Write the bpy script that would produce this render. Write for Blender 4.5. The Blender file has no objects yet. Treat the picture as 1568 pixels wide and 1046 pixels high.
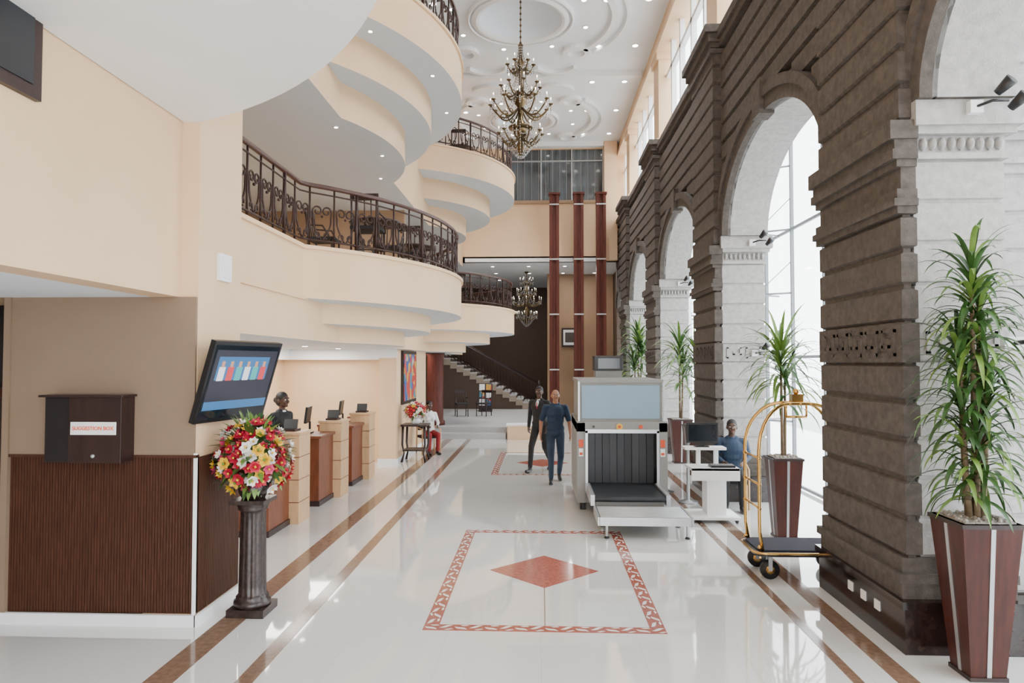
import bpy, math, random
import numpy as np
from mathutils import Vector, Matrix
random.seed(7)
pi=math.pi; cos=math.cos; sin=math.sin; sqrt=math.sqrt
scene=bpy.context.scene
COL=scene.collection

# ------------------------------------------------------------ materials
def _new(name):
    m=bpy.data.materials.new(name); m.use_nodes=True
    nt=m.node_tree; b=nt.nodes.get('Principled BSDF')
    return m,nt,b
def mat(name,col,rough=.5,metal=0,var=.06,scale=6,bump=0,bscale=40,emit=0,coat=0,spec=.5,trans=0,stretch=(1,1,1)):
    m,nt,b=_new(name)
    tc=nt.nodes.new('ShaderNodeNewGeometry'); mp=nt.nodes.new('ShaderNodeMapping')
    mp.inputs['Scale'].default_value=stretch
    nt.links.new(tc.outputs['Position'],mp.inputs['Vector'])
    n=nt.nodes.new('ShaderNodeTexNoise'); n.inputs['Scale'].default_value=scale; n.inputs['Detail'].default_value=4
    nt.links.new(mp.outputs[0],n.inputs['Vector'])
    r=nt.nodes.new('ShaderNodeValToRGB')
    r.color_ramp.elements[0].position=.3; r.color_ramp.elements[1].position=.7
    r.color_ramp.elements[0].color=tuple(max(0,c*(1-var)) for c in col)+(1,)
    r.color_ramp.elements[1].color=tuple(min(1,c*(1+var)) for c in col)+(1,)
    nt.links.new(n.outputs['Fac'],r.inputs['Fac']); nt.links.new(r.outputs['Color'],b.inputs['Base Color'])
    b.inputs['Roughness'].default_value=rough; b.inputs['Metallic'].default_value=metal
    b.inputs['Specular IOR Level'].default_value=spec
    b.inputs['Coat Weight'].default_value=coat
    b.inputs['Transmission Weight'].default_value=trans
    if emit:
        b.inputs['Emission Color'].default_value=tuple(col)+(1,); b.inputs['Emission Strength'].default_value=emit
    if bump:
        n2=nt.nodes.new('ShaderNodeTexNoise'); n2.inputs['Scale'].default_value=bscale; n2.inputs['Detail'].default_value=5
        nt.links.new(mp.outputs[0],n2.inputs['Vector'])
        bp=nt.nodes.new('ShaderNodeBump'); bp.inputs['Strength'].default_value=bump; bp.inputs['Distance'].default_value=.02
        nt.links.new(n2.outputs['Fac'],bp.inputs['Height']); nt.links.new(bp.outputs['Normal'],b.inputs['Normal'])
    return m
CREAM=mat('cream_paint',(.77,.535,.325),.6,var=.03,scale=1.5,bump=.05)
TAN=mat('tan_paint',(.34,.22,.13),.6,var=.05,scale=1.5,bump=.05)
TAND=mat('tan_paint_shaded',(.235,.16,.105),.7,var=.05,scale=1.5,bump=.05)  # partition tan, with the shade under the low ceiling put into the colour
WHITE=mat('white_paint',(.86,.87,.88),.6,var=.02,scale=1)
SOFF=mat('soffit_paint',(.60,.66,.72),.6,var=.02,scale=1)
CEILM=mat('ceiling_paint',(.84,.89,.95),.6,var=.02,scale=1)
STONE_D=mat('tuff_stone_shaded',(.080,.068,.059),.85,var=.28,scale=14,bump=.35,bscale=70)  # hall-face stone, its backlit shade put partly into the colour
STONE_L=mat('tuff_stone_lit',(.40,.395,.385),.8,var=.15,scale=14,bump=.35,bscale=70)  # guessed paler limestone, with daylight on the reveals also put into the colour
MARB=mat('black_marble',(.018,.010,.009),.12,var=.6,scale=14)
PEDM=mat('brown_marble',(.03,.019,.017),.3,var=.7,scale=30)
IRON=mat('bronze_iron',(.04,.018,.014),.4,metal=.5)
RAILW=mat('rail_brown',(.06,.020,.014),.35)
BRASS=mat('brass',(.62,.38,.12),.22,metal=1)
ABRASS=mat('antique_brass',(.13,.09,.045),.3,metal=.9)
CRYST=mat('crystal',(.45,.45,.45),.08,metal=.6)
BULB=mat('warm_bulb',(1,.85,.6),.4,emit=9)
LAMPW=mat('downlight_glow',(1,.97,.92),.4,emit=14)
STEEL=mat('satin_steel',(.46,.47,.48),.35,metal=.7,var=.03)
WSTEEL=mat('white_steel',(.8,.81,.83),.4,var=.02)
FRAME=mat('grey_window_frame',(.22,.24,.26),.5,var=.03)
GREYBL=mat('scanner_bluegrey',(.20,.31,.39),.4,var=.03)
GREYP=mat('scanner_grey',(.23,.23,.22),.45,var=.03)
BLACK=mat('black_plastic',(.008,.008,.010),.4)
RUBBER=mat('rubber_belt',(.014,.018,.023),.5,var=.2)
CURT=mat('lead_curtain',(.009,.011,.016),.45,var=.2)
SCREEN=mat('tv_screen',(.010,.014,.02),.1,var=.4,scale=3)
REDW=mat('redwood',(.050,.011,.007),.42,var=.35,scale=5,stretch=(6,6,.6),spec=.35)
COLR=mat('redwood_satin',(.085,.018,.011),.55,var=.3,scale=5,stretch=(6,6,.6),spec=.3)
DWOOD=mat('dark_wood',(.022,.009,.008),.4,var=.3,scale=5,stretch=(5,5,.6))
SLAT=mat('slat_wood',(.060,.021,.011),.55,var=.25,scale=8,stretch=(8,8,.5),spec=.3)
LWOOD=mat('pale_wood',(.60,.38,.20),.45,var=.1,scale=5,stretch=(4,4,1))
CHWOOD=mat('cherry_wood',(.16,.045,.018),.4,var=.2,scale=5,stretch=(4,4,.8))
INLAY=mat('brown_inlay',(.20,.125,.085),.12,var=.2,scale=20)
RINLAY=mat('red_inlay',(.36,.105,.075),.12,var=.25,scale=25)
WINLAY=mat('white_inlay',(.78,.76,.72),.12,var=.04)
LEAF=mat('leaf_green',(.035,.095,.018),.4,var=.4,scale=6)
LEAF2=mat('leaf_light',(.14,.25,.045),.4,var=.3,scale=6)
CANE=mat('cane_bark',(.17,.12,.07),.8,var=.3,scale=20)
SOIL=mat('pebbles',(.36,.33,.30),.8,var=.5,scale=60,bump=.6)
FRED=mat('petal_red',(.42,.003,.03),.5,var=.2); FWH=mat('petal_white',(.85,.82,.78),.5); FYE=mat('petal_yellow',(.75,.46,.02),.5); FPK=mat('petal_pink',(.58,.04,.14),.5)
SIGNW=mat('label_white',(.85,.85,.85),.5); SIGNO=mat('label_orange',(.85,.12,.02),.5)
STICK=mat('sticker_red',(.6,.07,.02),.5); YEL=mat('badge_yellow',(.7,.42,.03),.4)
GRAN=mat('step_granite',(.42,.42,.43),.4,var=.15,scale=60)
STAIRM=mat('stair_beige',(.28,.23,.18),.5,var=.1,scale=20)
FABR=mat('dark_fabric',(.015,.015,.018),.8); CARPET=mat('cart_carpet',(.02,.02,.035),.95)
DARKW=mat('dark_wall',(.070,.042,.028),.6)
PAVE=mat('pavement',(.6,.6,.6),.8)

def floor_mat():
    m,nt,b=_new('polished_tile')
    g=nt.nodes.new('ShaderNodeNewGeometry'); br=nt.nodes.new('ShaderNodeTexBrick')
    br.offset=0; br.inputs['Scale'].default_value=1
    br.inputs['Brick Width'].default_value=.8; br.inputs['Row Height'].default_value=.8
    br.inputs['Mortar Size'].default_value=.002; br.inputs['Mortar Smooth'].default_value=.3
    br.inputs['Color1'].default_value=(.76,.765,.75,1); br.inputs['Color2'].default_value=(.74,.745,.73,1)
    br.inputs['Mortar'].default_value=(.60,.59,.57,1)
    nt.links.new(g.outputs['Position'],br.inputs['Vector']); nt.links.new(br.outputs['Color'],b.inputs['Base Color'])
    b.inputs['Roughness'].default_value=.05; b.inputs['Specular IOR Level'].default_value=1.0
    b.inputs['Coat Weight'].default_value=.6; b.inputs['Coat Roughness'].default_value=.03
    return m
FLOOR=floor_mat()
def glass_mat(name,fac,tint):
    m=bpy.data.materials.new(name); m.use_nodes=True; nt=m.node_tree; nt.nodes.clear()
    o=nt.nodes.new('ShaderNodeOutputMaterial'); mx=nt.nodes.new('ShaderNodeMixShader')
    t=nt.nodes.new('ShaderNodeBsdfTransparent'); g=nt.nodes.new('ShaderNodeBsdfGlossy')
    t.inputs['Color'].default_value=tint; g.inputs['Roughness'].default_value=.03
    mx.inputs[0].default_value=fac
    nt.links.new(t.outputs[0],mx.inputs[1]); nt.links.new(g.outputs[0],mx.inputs[2]); nt.links.new(mx.outputs[0],o.inputs[0])
    return m
GLASS=glass_mat('window_glass',.04,(.98,.99,.99,1))
def art_mat():
    m,nt,b=_new('painting_canvas')
    g=nt.nodes.new('ShaderNodeNewGeometry'); v=nt.nodes.new('ShaderNodeTexVoronoi'); v.inputs['Scale'].default_value=5
    h=nt.nodes.new('ShaderNodeValToRGB'); h.color_ramp.interpolation='CONSTANT'
    cols=[(.03,.08,.28),(.45,.04,.03),(.55,.30,.05),(.06,.2,.28),(.45,.40,.30)]
    e=h.color_ramp.elements
    e[0].color=cols[0]+(1,); e[1].position=.8; e[1].color=cols[4]+(1,)
    for i,p in enumerate((.25,.45,.62)):
        x=e.new(p); x.color=cols[i+1]+(1,)
    nt.links.new(g.outputs['Position'],v.inputs['Vector']); nt.links.new(v.outputs['Color'],h.inputs['Fac']); nt.links.new(h.outputs['Color'],b.inputs['Base Color'])
    return m
ART=art_mat()

# ------------------------------------------------------------ mesh builder
class MB:
    def __init__(s): s.v=[];s.f=[];s.m=[];s.s=[];s.mats=[]
    def mi(s,m):
        if m not in s.mats: s.mats.append(m)
        return s.mats.index(m)
    def add(s,vs,fs,m,smooth=False):
        o=len(s.v); s.v.extend([tuple(v) for v in vs]); k=s.mi(m)
        for f in fs: s.f.append(tuple(i+o for i in f)); s.m.append(k); s.s.append(smooth)
    def box(s,x0,x1,y0,y1,z0,z1,m):
        if x0>x1:x0,x1=x1,x0
        if y0>y1:y0,y1=y1,y0
        if z0>z1:z0,z1=z1,z0
        vs=[(x0,y0,z0),(x1,y0,z0),(x1,y1,z0),(x0,y1,z0),(x0,y0,z1),(x1,y0,z1),(x1,y1,z1),(x0,y1,z1)]
        s.add(vs,[(0,3,2,1),(4,5,6,7),(0,1,5,4),(1,2,6,5),(2,3,7,6),(3,0,4,7)],m)
    def obox(s,c,sz,M,m):
        c=Vector(c); hx,hy,hz=[a/2 for a in sz]
        vs=[c+M@Vector((x,y,z)) for z in(-hz,hz) for x,y in((-hx,-hy),(hx,-hy),(hx,hy),(-hx,hy))]
        s.add(vs,[(0,3,2,1),(4,5,6,7),(0,1,5,4),(1,2,6,5),(2,3,7,6),(3,0,4,7)],m)
    def prism(s,poly,z0,z1,ms,mt=None,mb=None):
        n=len(poly); mt=mt or ms; mb=mb or ms
        a=sum(poly[i][0]*poly[(i+1)%n][1]-poly[(i+1)%n][0]*poly[i][1] for i in range(n))
        if a<0: poly=poly[::-1]
        vs=[(x,y,z0) for x,y in poly]+[(x,y,z1) for x,y in poly]
        s.add(vs,[(i,(i+1)%n,n+(i+1)%n,n+i) for i in range(n)],ms)
        s.add(vs,[tuple(range(n-1,-1,-1))],mb); s.add(vs,[tuple(range(n,2*n))],mt)
    def frustum(s,cx,cy,h0,h1,z0,z1,m):
        vs=[(cx+a*h0,cy+b*h0,z0) for a,b in((-1,-1),(1,-1),(1,1),(-1,1))]+[(cx+a*h1,cy+b*h1,z1) for a,b in((-1,-1),(1,-1),(1,1),(-1,1))]
        s.add(vs,[(0,3,2,1),(4,5,6,7),(0,1,5,4),(1,2,6,5),(2,3,7,6),(3,0,4,7)],m)
    def tube(s,path,r,m,n=8,closed=False,smooth=True):
        P=[Vector(p) for p in path]; N=len(P); rs=r if isinstance(r,(list,tuple)) else [r]*N
        vs=[];prev=None
        for i in range(N):
            if closed: t=(P[(i+1)%N]-P[i-1])
            else: t=P[min(i+1,N-1)]-P[max(i-1,0)]
            if t.length<1e-9: t=Vector((0,0,1))
            t.normalize()
            if prev is None:
                u=Vector((0,0,1)) if abs(t.z)<.9 else Vector((1,0,0))
                u=(u-t*u.dot(t)).normalized()
            else:
                u=prev-t*prev.dot(t)
                if u.length<1e-6: u=Vector((1,0,0))-t*t.x
                u.normalize()
            prev=u; w=t.cross(u)
            for k in range(n):
                a=2*pi*k/n; vs.append(P[i]+(u*cos(a)+w*sin(a))*rs[i])
        fs=[]
        for i in range(N if closed else N-1):
            j=(i+1)%N
            for k in range(n): fs.append((i*n+k,i*n+(k+1)%n,j*n+(k+1)%n,j*n+k))
        if not closed:
            fs.append(tuple(range(n-1,-1,-1))); fs.append(tuple((N-1)*n+k for k in range(n)))
        s.add(vs,fs,m,smooth)
    def lathe(s,cx,cy,prof,m,n=24,mod=None,smooth=True):
        vs=[]
        for r,z in prof:
            for k in range(n):
                a=2*pi*k/n; rr=r*(mod(a,z) if mod else 1); vs.append((cx+rr*cos(a),cy+rr*sin(a),z))
        fs=[]
        for i in range(len(prof)-1):
            for k in range(n): fs.append((i*n+k,i*n+(k+1)%n,(i+1)*n+(k+1)%n,(i+1)*n+k))
        fs.append(tuple(range(n-1,-1,-1))); fs.append(tuple((len(prof)-1)*n+k for k in range(n)))
        s.add(vs,fs,m,smooth)
    def ball(s,c,r,m,n=10,smooth=True):
        rx,ry,rz=r if isinstance(r,(tuple,list)) else (r,r,r); k=max(4,n//2)
        vs=[(c[0],c[1],c[2]-rz)]
        for i in range(1,k):
            p=-pi/2+pi*i/k
            for j in range(n):
                a=2*pi*j/n; vs.append((c[0]+rx*cos(p)*cos(a),c[1]+ry*cos(p)*sin(a),c[2]+rz*sin(p)))
        vs.append((c[0],c[1],c[2]+rz)); fs=[]
        for j in range(n): fs.append((0,1+(j+1)%n,1+j))
        for i in range(k-2):
            for j in range(n): a=1+i*n; fs.append((a+j,a+(j+1)%n,a+n+(j+1)%n,a+n+j))
        L=len(vs)-1; a=1+(k-2)*n
        for j in range(n): fs.append((a+j,a+(j+1)%n,L))
        s.add(vs,fs,m,smooth)
    def build(s,name,parent=None,bevel=0):
        me=bpy.data.meshes.new(name); me.from_pydata(s.v,[],s.f)
        for m in s.mats: me.materials.append(m)
        me.polygons.foreach_set('material_index',s.m); me.polygons.foreach_set('use_smooth',s.s); me.update()
        o=bpy.data.objects.new(name,me); COL.objects.link(o)
        if parent: o.parent=parent
        if bevel:
            b=o.modifiers.new('bevel','BEVEL'); b.width=bevel; b.segments=2; b.limit_method='ANGLE'; b.angle_limit=math.radians(50)
        return o
def empty(name):
    e=bpy.data.objects.new(name,None); COL.objects.link(e); return e
def RZ(a): return Matrix.Rotation(a,3,'Z')

# ------------------------------------------------------------ floor
b=MB(); b.box(-8.2,9,-6,37,-.3,0,FLOOR); b.build('floor')
b=MB(); b.box(9,40,-20,60,-.4,-.1,PAVE); b.build('exterior_pavement')
b=MB()
b.box(-2.86,-2.64,-6,20.4,0,.003,INLAY); b.box(-2.2,-2.07,-6,20.4,0,.003,INLAY)
b.box(2.56,2.72,-6,24,0,.003,INLAY); b.box(2.24,2.32,-6,24,0,.003,INLAY)
b.build('floor_inlay_band')
def motif(y0):
    b=MB(); x0,x1,y1=-1.02,1.07,y0+3.5; w=.13
    b.box(x0,x1,y0,y0+w,0,.003,RINLAY); b.box(x0,x1,y1-w,y1,0,.003,RINLAY)
    b.box(x0,x0+w,y0+w,y1-w,0,.003,RINLAY); b.box(x1-w,x1,y0+w,y1-w,0,.003,RINLAY)
    def lens(cx,cy,a,L,wd):
        d=Vector((cos(a),sin(a))); n=Vector((-d.y,d.x)); c=Vector((cx,cy)); top=[];bot=[]
        for i in range(7):
            t=-1+2*i/6; off=.35*wd*sin(t*pi)
            h=wd*(1-t*t)
            p=c+d*(t*L); top.append(p+n*(h+off)); bot.append(p-n*(h-off))
        pts=top+bot[::-1]; b.add([(p.x,p.y,.0045) for p in pts],[tuple(range(len(pts)))[::-1]],WINLAY)
    def run(ax,fixed,s0,s1):
        n=int((s1-s0)/.13)
        for i in range(n):
            s=s0+(i+.5)*(s1-s0)/n
            sg=1 if i%2 else -1
            if ax=='x': lens(s,fixed+.018*sg,sg*.5,.066,.019); lens(s+.03,fixed-.042*sg,sg*.15,.04,.012)
            else: lens(fixed+.018*sg,s,pi/2+sg*.5,.066,.019); lens(fixed-.042*sg,s+.03,pi/2+sg*.15,.04,.012)
    run('x',y0+w/2,x0,x1); run('x',y1-w/2,x0,x1); run('y',x0+w/2,y0+w,y1-w); run('y',x1-w/2,y0+w,y1-w)
    cx=(x0+x1)/2+.01; cy=y0+1.72
    b.prism([(cx-.6,cy),(cx,cy-.58),(cx+.6,cy),(cx,cy+.58)],0,.003,RINLAY)
    b.box(cx-.003,cx+.003,y0+w,cy-.56,0,.0035,INLAY)
    b.build('floor_mosaic_panel')
motif(5.9); motif(14.0)

# ------------------------------------------------------------ ceiling
b=MB()
def slab_with_holes(b,x0,x1,y0,y1,z0,z1,holes,m):
    ys=[y0]
    for cx,cy,r in holes: ys+= [cy-r*1.15,cy+r*1.15]
    ys.append(y1)
    for i in range(len(ys)-1):
        a,c=ys[i],ys[i+1]
        if i%2==0: b.box(x0,x1,a,c,z0,z1,m)
        else:
            cx,cy,r=holes[i//2]; h=r*1.15
            b.box(x0,cx-h,a,c,z0,z1,m); b.box(cx+h,x1,a,c,z0,z1,m)
            N=48; vs=[]
            for k in range(N):
                t=2*pi*k/N; vs.append((cx+r*cos(t),cy+r*sin(t),z0))
            for k in range(N):
                t=2*pi*k/N; q=h/max(abs(cos(t)),abs(sin(t))); vs.append((cx+q*cos(t),cy+q*sin(t),z0))
            b.add(vs,[(k,(k+1)%N,N+(k+1)%N,N+k) for k in range(N)],m)
            vs=[]; K=6
            for j in range(K+1):
                u=j/K*pi/2; rr=r*cos(u)*.999+.001; zz=z0+.15+.5*sin(u)
                if j==0: 
                    for k in range(N): vs.append((cx+r*cos(2*pi*k/N),cy+r*sin(2*pi*k/N),z0))
                for k in range(N): vs.append((cx+rr*cos(2*pi*k/N),cy+rr*sin(2*pi*k/N),zz))
            b.add(vs,[(j*N+k,j*N+(k+1)%N,(j+1)*N+(k+1)%N,(j+1)*N+k) for j in range(K+1) for k in range(N)],m,True)
slab_with_holes(b,-8.2,3.6,-6,27.2,11,11.9,[(-.5,17.0,1.05),(-.6,24.2,.95)],CEILM)
b.build('ceiling')
b=MB()
def ring(cx,cy,r,w,z=11,h=.06):
    prof=[(r,z+.01),(r,z-h),(r+w*.4,z-h*1.3),(r+w,z-h),(r+w,z+.01)]
    vs=[];N=56
    for rr,zz in prof:
        for k in range(N): vs.append((cx+rr*cos(2*pi*k/N),cy+rr*sin(2*pi*k/N),zz))
    b.add(vs,[(i*N+k,i*N+(k+1)%N,(i+1)*N+(k+1)%N,(i+1)*N+k) for i in range(4) for k in range(N)],WHITE)
for cx,cy,r in ((-.5,17,1.05),(-.6,24.2,.95)):
    ring(cx,cy,r,.18,h=.09); ring(cx,cy,r+.24,.07,h=.08)
def ribbon(cx,cy,r,a0,a1,w=.1):
    pts=[(cx+r*cos(a0+(a1-a0)*i/20),cy+r*sin(a0+(a1-a0)*i/20)) for i in range(21)]
    inn=[(cx+(r-w)*cos(a0+(a1-a0)*i/20),cy+(r-w)*sin(a0+(a1-a0)*i/20)) for i in range(21)]
    b.prism(pts+inn[::-1],10.89,11.005,WHITE)
for cy in (17,24.2,9.8):
    for sx in(-1,1):
        cx=-.55
        for r,w in((2.5,.16),(2.78,.07)):
            ribbon(cx,cy,r,(0 if sx>0 else pi)-.75,(0 if sx>0 else pi)+.75,w)
        for sy in(-1,1):
            ex=cx+sx*2.5*cos(.75); ey=cy+sy*2.5*sin(.75)
            ribbon(ex-sx*.28,ey+sy*.1,.38,0,2*pi*.98,.14)
            ribbon(cx+sx*1.0,cy+sy*2.5,.7,(pi/2 if sy>0 else -pi/2)-1.1,(pi/2 if sy>0 else -pi/2)+1.1,.12)
b.box(-7.9,3.0,20.2,20.45,10.84,11.0,WHITE); b.box(-7.9,3.0,13.2,13.45,10.84,11.0,WHITE)
b.box(-3,2.48,26.7,27.0,10.82,11,WHITE)
b.build('ceiling_plaster_moulding')
b=MB()
def downl(x,y,z,r=.08):
    b.lathe(x,y,[(r*1.35,z+.0),(r*1.35,z-.012),(r,z-.014)],WHITE,12)
    b.lathe(x,y,[(r,z-.014),(r,z-.018)],LAMPW,12)
for y in np.arange(9,27,2.4):
    for x in(2.6,1.6,-2.6,-3.8): downl(x,y,10.999)
for cy in(17,24.2):
    for k in range(8):
        a=2*pi*k/8+.3; downl(-.5+1.75*cos(a),cy+1.75*sin(a),10.999,.06)
for k in range(5):
    a=-1.0+2.0*k/4; downl(-6.1+3.2*cos(a),12.3+3.2*sin(a),6.099,.03)
for k in range(4):
    a=-.6+1.2*k/3; downl(-6.1+4.35*cos(a),12.3+4.35*sin(a),7.199,.03)
for y in (8,10,12,14): downl(-4.2,y,2.599,.05)
for x in(-2,-.5,1,2.4):
    for y in(28.3,30.5,33): downl(x,y,6.299,.07)
b.build('ceiling_downlight')

# ------------------------------------------------------------ right wall
PY=[-.3,5.6,11.5,17.4,23.3]; PW=1.6
def courses_box(b,x0,x1,y0,y1,z0,z1,h,gap,inset,m):
    b.box(x0+inset,x1-inset,y0+inset,y1-inset,z0,z1,m)
    n=max(1,round((z1-z0)/h)); hh=(z1-z0)/n
    for i in range(n):
        a=z0+i*hh+gap/2; c=z0+(i+1)*hh-gap/2; e=inset*.5
        vs=[]
        for zz,o in((a,inset*.8),(a+e,0),(c-e,0),(c,inset*.8)):
            vs+=[(x0+o,y0+o,zz),(x1-o,y0+o,zz),(x1-o,y1-o,zz),(x0+o,y1-o,zz)]
        fs=[]
        for j in range(3):
            for k in range(4): fs.append((j*4+k,j*4+(k+1)%4,j*4+4+(k+1)%4,j*4+4+k))
        fs+=[(3,2,1,0),(12,13,14,15)]
        b.add(vs,fs,m)
def greek(b,axis,plane,s0,s1,z0,z1,m,out):
    P=(z1-z0)*1.3; n=max(1,int((s1-s0)/P)); P=(s1-s0)/n
    segs=[(0,0,1,0.12),(0,0,.10,1),(0,.88,.78,1),(.68,.3,.78,1),(.33,.3,.78,.42),(.33,.3,.43,.68)]
    for i in range(n):
        for a,c,d,e in segs:
            u0=s0+(i+a)*P; u1=s0+(i+d)*P; q0=z0+c*(z1-z0); q1=z0+e*(z1-z0)
            if axis=='y': b.box(plane,plane+out,u0,u1,q0,q1,m)
            else: b.box(u0,u1,plane,plane+out,q0,q1,m)
XH=2.9; XS=3.03; xr=3.75
for y0 in PY:
    b=MB(); y1=y0+PW
    xe=4.9 if y0==5.6 else 3.85
    b.box(2.86,xe,y0-.04,y1+.02,0,.36,MARB); b.box(2.83,xe+.02,y0-.07,y1+.05,.36,.42,MARB)
    for dz,(o) in (((.42,.55),.03),((.55,.62),.06),((.62,.74),.02)):
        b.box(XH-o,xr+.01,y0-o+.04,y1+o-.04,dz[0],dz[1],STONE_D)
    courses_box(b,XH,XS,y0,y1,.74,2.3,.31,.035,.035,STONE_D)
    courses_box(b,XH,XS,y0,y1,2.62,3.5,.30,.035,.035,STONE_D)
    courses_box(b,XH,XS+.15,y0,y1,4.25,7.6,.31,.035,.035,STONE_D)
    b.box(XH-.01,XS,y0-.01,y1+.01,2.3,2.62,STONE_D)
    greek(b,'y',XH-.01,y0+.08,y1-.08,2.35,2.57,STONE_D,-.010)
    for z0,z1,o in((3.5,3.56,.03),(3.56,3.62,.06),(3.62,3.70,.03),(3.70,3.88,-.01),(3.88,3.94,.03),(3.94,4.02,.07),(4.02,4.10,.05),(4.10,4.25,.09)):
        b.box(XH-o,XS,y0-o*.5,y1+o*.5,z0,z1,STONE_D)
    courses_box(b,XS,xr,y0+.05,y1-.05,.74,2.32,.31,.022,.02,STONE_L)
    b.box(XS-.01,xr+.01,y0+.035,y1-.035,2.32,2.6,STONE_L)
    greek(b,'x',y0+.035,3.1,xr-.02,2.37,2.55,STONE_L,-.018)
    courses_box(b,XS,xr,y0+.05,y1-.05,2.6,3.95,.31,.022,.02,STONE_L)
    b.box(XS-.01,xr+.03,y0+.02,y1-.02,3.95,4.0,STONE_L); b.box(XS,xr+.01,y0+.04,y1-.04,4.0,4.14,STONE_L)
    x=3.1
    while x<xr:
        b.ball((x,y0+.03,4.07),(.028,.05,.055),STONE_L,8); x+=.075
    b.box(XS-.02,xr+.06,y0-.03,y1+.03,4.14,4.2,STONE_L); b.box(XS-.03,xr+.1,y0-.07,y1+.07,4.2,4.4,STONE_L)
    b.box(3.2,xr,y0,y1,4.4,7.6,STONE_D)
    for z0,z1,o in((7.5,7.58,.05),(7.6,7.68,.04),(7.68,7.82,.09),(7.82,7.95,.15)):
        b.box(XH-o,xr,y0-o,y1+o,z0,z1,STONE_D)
    if y0==5.6:
        courses_box(b,3.76,5.0,y0+.2,y1-.2,.42,7.6,.31,.022,.02,STONE_L)
        for z0,z1,o in((3.95,4.0,.03),(4.14,4.2,.05),(4.2,4.4,.1)): b.box(3.76,5.0,y0+.2-o,y1-.2+o,z0,z1,STONE_L)
    b.build('wall_right_pier')
b=MB()
TOPZ=7.85
for i in range(len(PY)):
    ya0=PY[i]+PW; yb0=PY[i+1] if i+1<len(PY) else 27.0
    ya,yb=ya0+.12,yb0-.12
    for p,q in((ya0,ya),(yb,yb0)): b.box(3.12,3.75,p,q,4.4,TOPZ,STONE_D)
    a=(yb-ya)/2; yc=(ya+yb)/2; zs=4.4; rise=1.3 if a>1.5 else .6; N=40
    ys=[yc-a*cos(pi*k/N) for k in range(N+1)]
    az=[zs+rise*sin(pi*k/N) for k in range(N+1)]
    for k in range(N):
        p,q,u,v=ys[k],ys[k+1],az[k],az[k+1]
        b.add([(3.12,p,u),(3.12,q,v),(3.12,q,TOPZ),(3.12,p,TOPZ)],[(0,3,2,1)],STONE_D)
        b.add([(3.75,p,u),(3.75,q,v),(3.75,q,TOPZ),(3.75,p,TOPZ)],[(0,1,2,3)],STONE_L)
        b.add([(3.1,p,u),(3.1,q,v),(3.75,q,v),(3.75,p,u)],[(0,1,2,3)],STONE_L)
        for (i0,i1,xo) in((0,.16,3.0),(.16,.3,2.96)):
            def E(kk,o): return (yc-(a+o)*cos(pi*kk/N), zs+(rise+o)*sin(pi*kk/N))
            P=[E(k,i0),E(k+1,i0),E(k+1,i1),E(k,i1)]
            vs=[(xo,)+t for t in P]+[(3.14,)+t for t in P]
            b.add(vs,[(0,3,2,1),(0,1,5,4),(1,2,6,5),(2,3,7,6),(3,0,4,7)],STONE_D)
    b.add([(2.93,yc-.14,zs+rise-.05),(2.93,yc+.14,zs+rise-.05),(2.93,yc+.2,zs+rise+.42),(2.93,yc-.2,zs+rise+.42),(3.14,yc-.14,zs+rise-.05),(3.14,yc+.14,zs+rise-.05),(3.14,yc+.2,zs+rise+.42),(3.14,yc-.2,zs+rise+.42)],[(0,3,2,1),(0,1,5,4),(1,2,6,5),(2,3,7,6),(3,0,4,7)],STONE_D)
    z=zs+.02
    while z<7.5:
        zm=z+.14-zs; ro=rise+.28; ao=a+.28; segs=[(ya0,yb0)]
        if zm<ro:
            w=ao*sqrt(1-(zm/ro)**2); segs=[(ya0,yc-w),(yc+w,yb0)] if w<a+.1 else []
        for p,q in segs:
            if q-p>.02:
                vs=[]
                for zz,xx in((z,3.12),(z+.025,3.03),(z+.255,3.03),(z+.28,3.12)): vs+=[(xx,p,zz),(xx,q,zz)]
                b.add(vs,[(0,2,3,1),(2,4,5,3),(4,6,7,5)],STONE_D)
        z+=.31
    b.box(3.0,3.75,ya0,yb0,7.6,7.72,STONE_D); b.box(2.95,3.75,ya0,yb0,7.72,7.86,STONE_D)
b.build('wall_right_arcade')
b=MB()
b.box(3.1,3.6,-6,27,10.55,11.0,CREAM); b.box(3.02,3.6,-6,27,10.42,10.55,CREAM); b.box(3.2,3.6,-6,27,7.96,8.05,CREAM)
for y0 in PY:
    b.box(3.1,3.45,y0+.45,y0+1.2,7.95,10.5,CREAM); b.box(3.04,3.45,y0+.38,y0+1.27,10.25,10.42,CREAM)
    b.box(3.04,3.45,y0+.38,y0+1.27,7.96,8.15,CREAM)
    for yy in(y0+1.2+1.05,y0+1.2+2.2,y0+1.2+3.4,y0+1.2+4.45):
        if yy<27: b.box(3.3,3.42,yy-.06,yy+.06,8.05,10.5,WSTEEL)
    b.box(3.3,3.42,y0+1.2,min(27,y0+6.35),9.75,9.85,WSTEEL)
b.build('wall_right_clerestory')
b=MB(); b.box(3.36,3.37,-.5,27,8.05,10.42,GLASS); b.build('window_1')
b=MB()
for y0 in PY:
    for yy in(y0+PW+2.12+.0,y0+.9+.9):
        b.lathe(4.05,yy,[(.145,0),(.145,7.6)],WSTEEL,20); b.lathe(4.05,yy,[(.2,0),(.2,.06),(.15,.09)],WSTEEL,20)
        for z in(1.2,2.4,3.6,4.8,6.0):
            b.tube([(4.15,yy,z),(4.7,yy-.35,z)],.018,FRAME,6); b.tube([(4.15,yy,z),(4.7,yy+.35,z)],.018,FRAME,6)
            b.tube([(4.15,yy,z),(4.7,yy-.35,z+.6)],.008,FRAME,5)
for y in np.arange(-3,27,1.45): b.box(4.68,4.74,y-.025,y+.025,0,7.8,FRAME)
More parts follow.
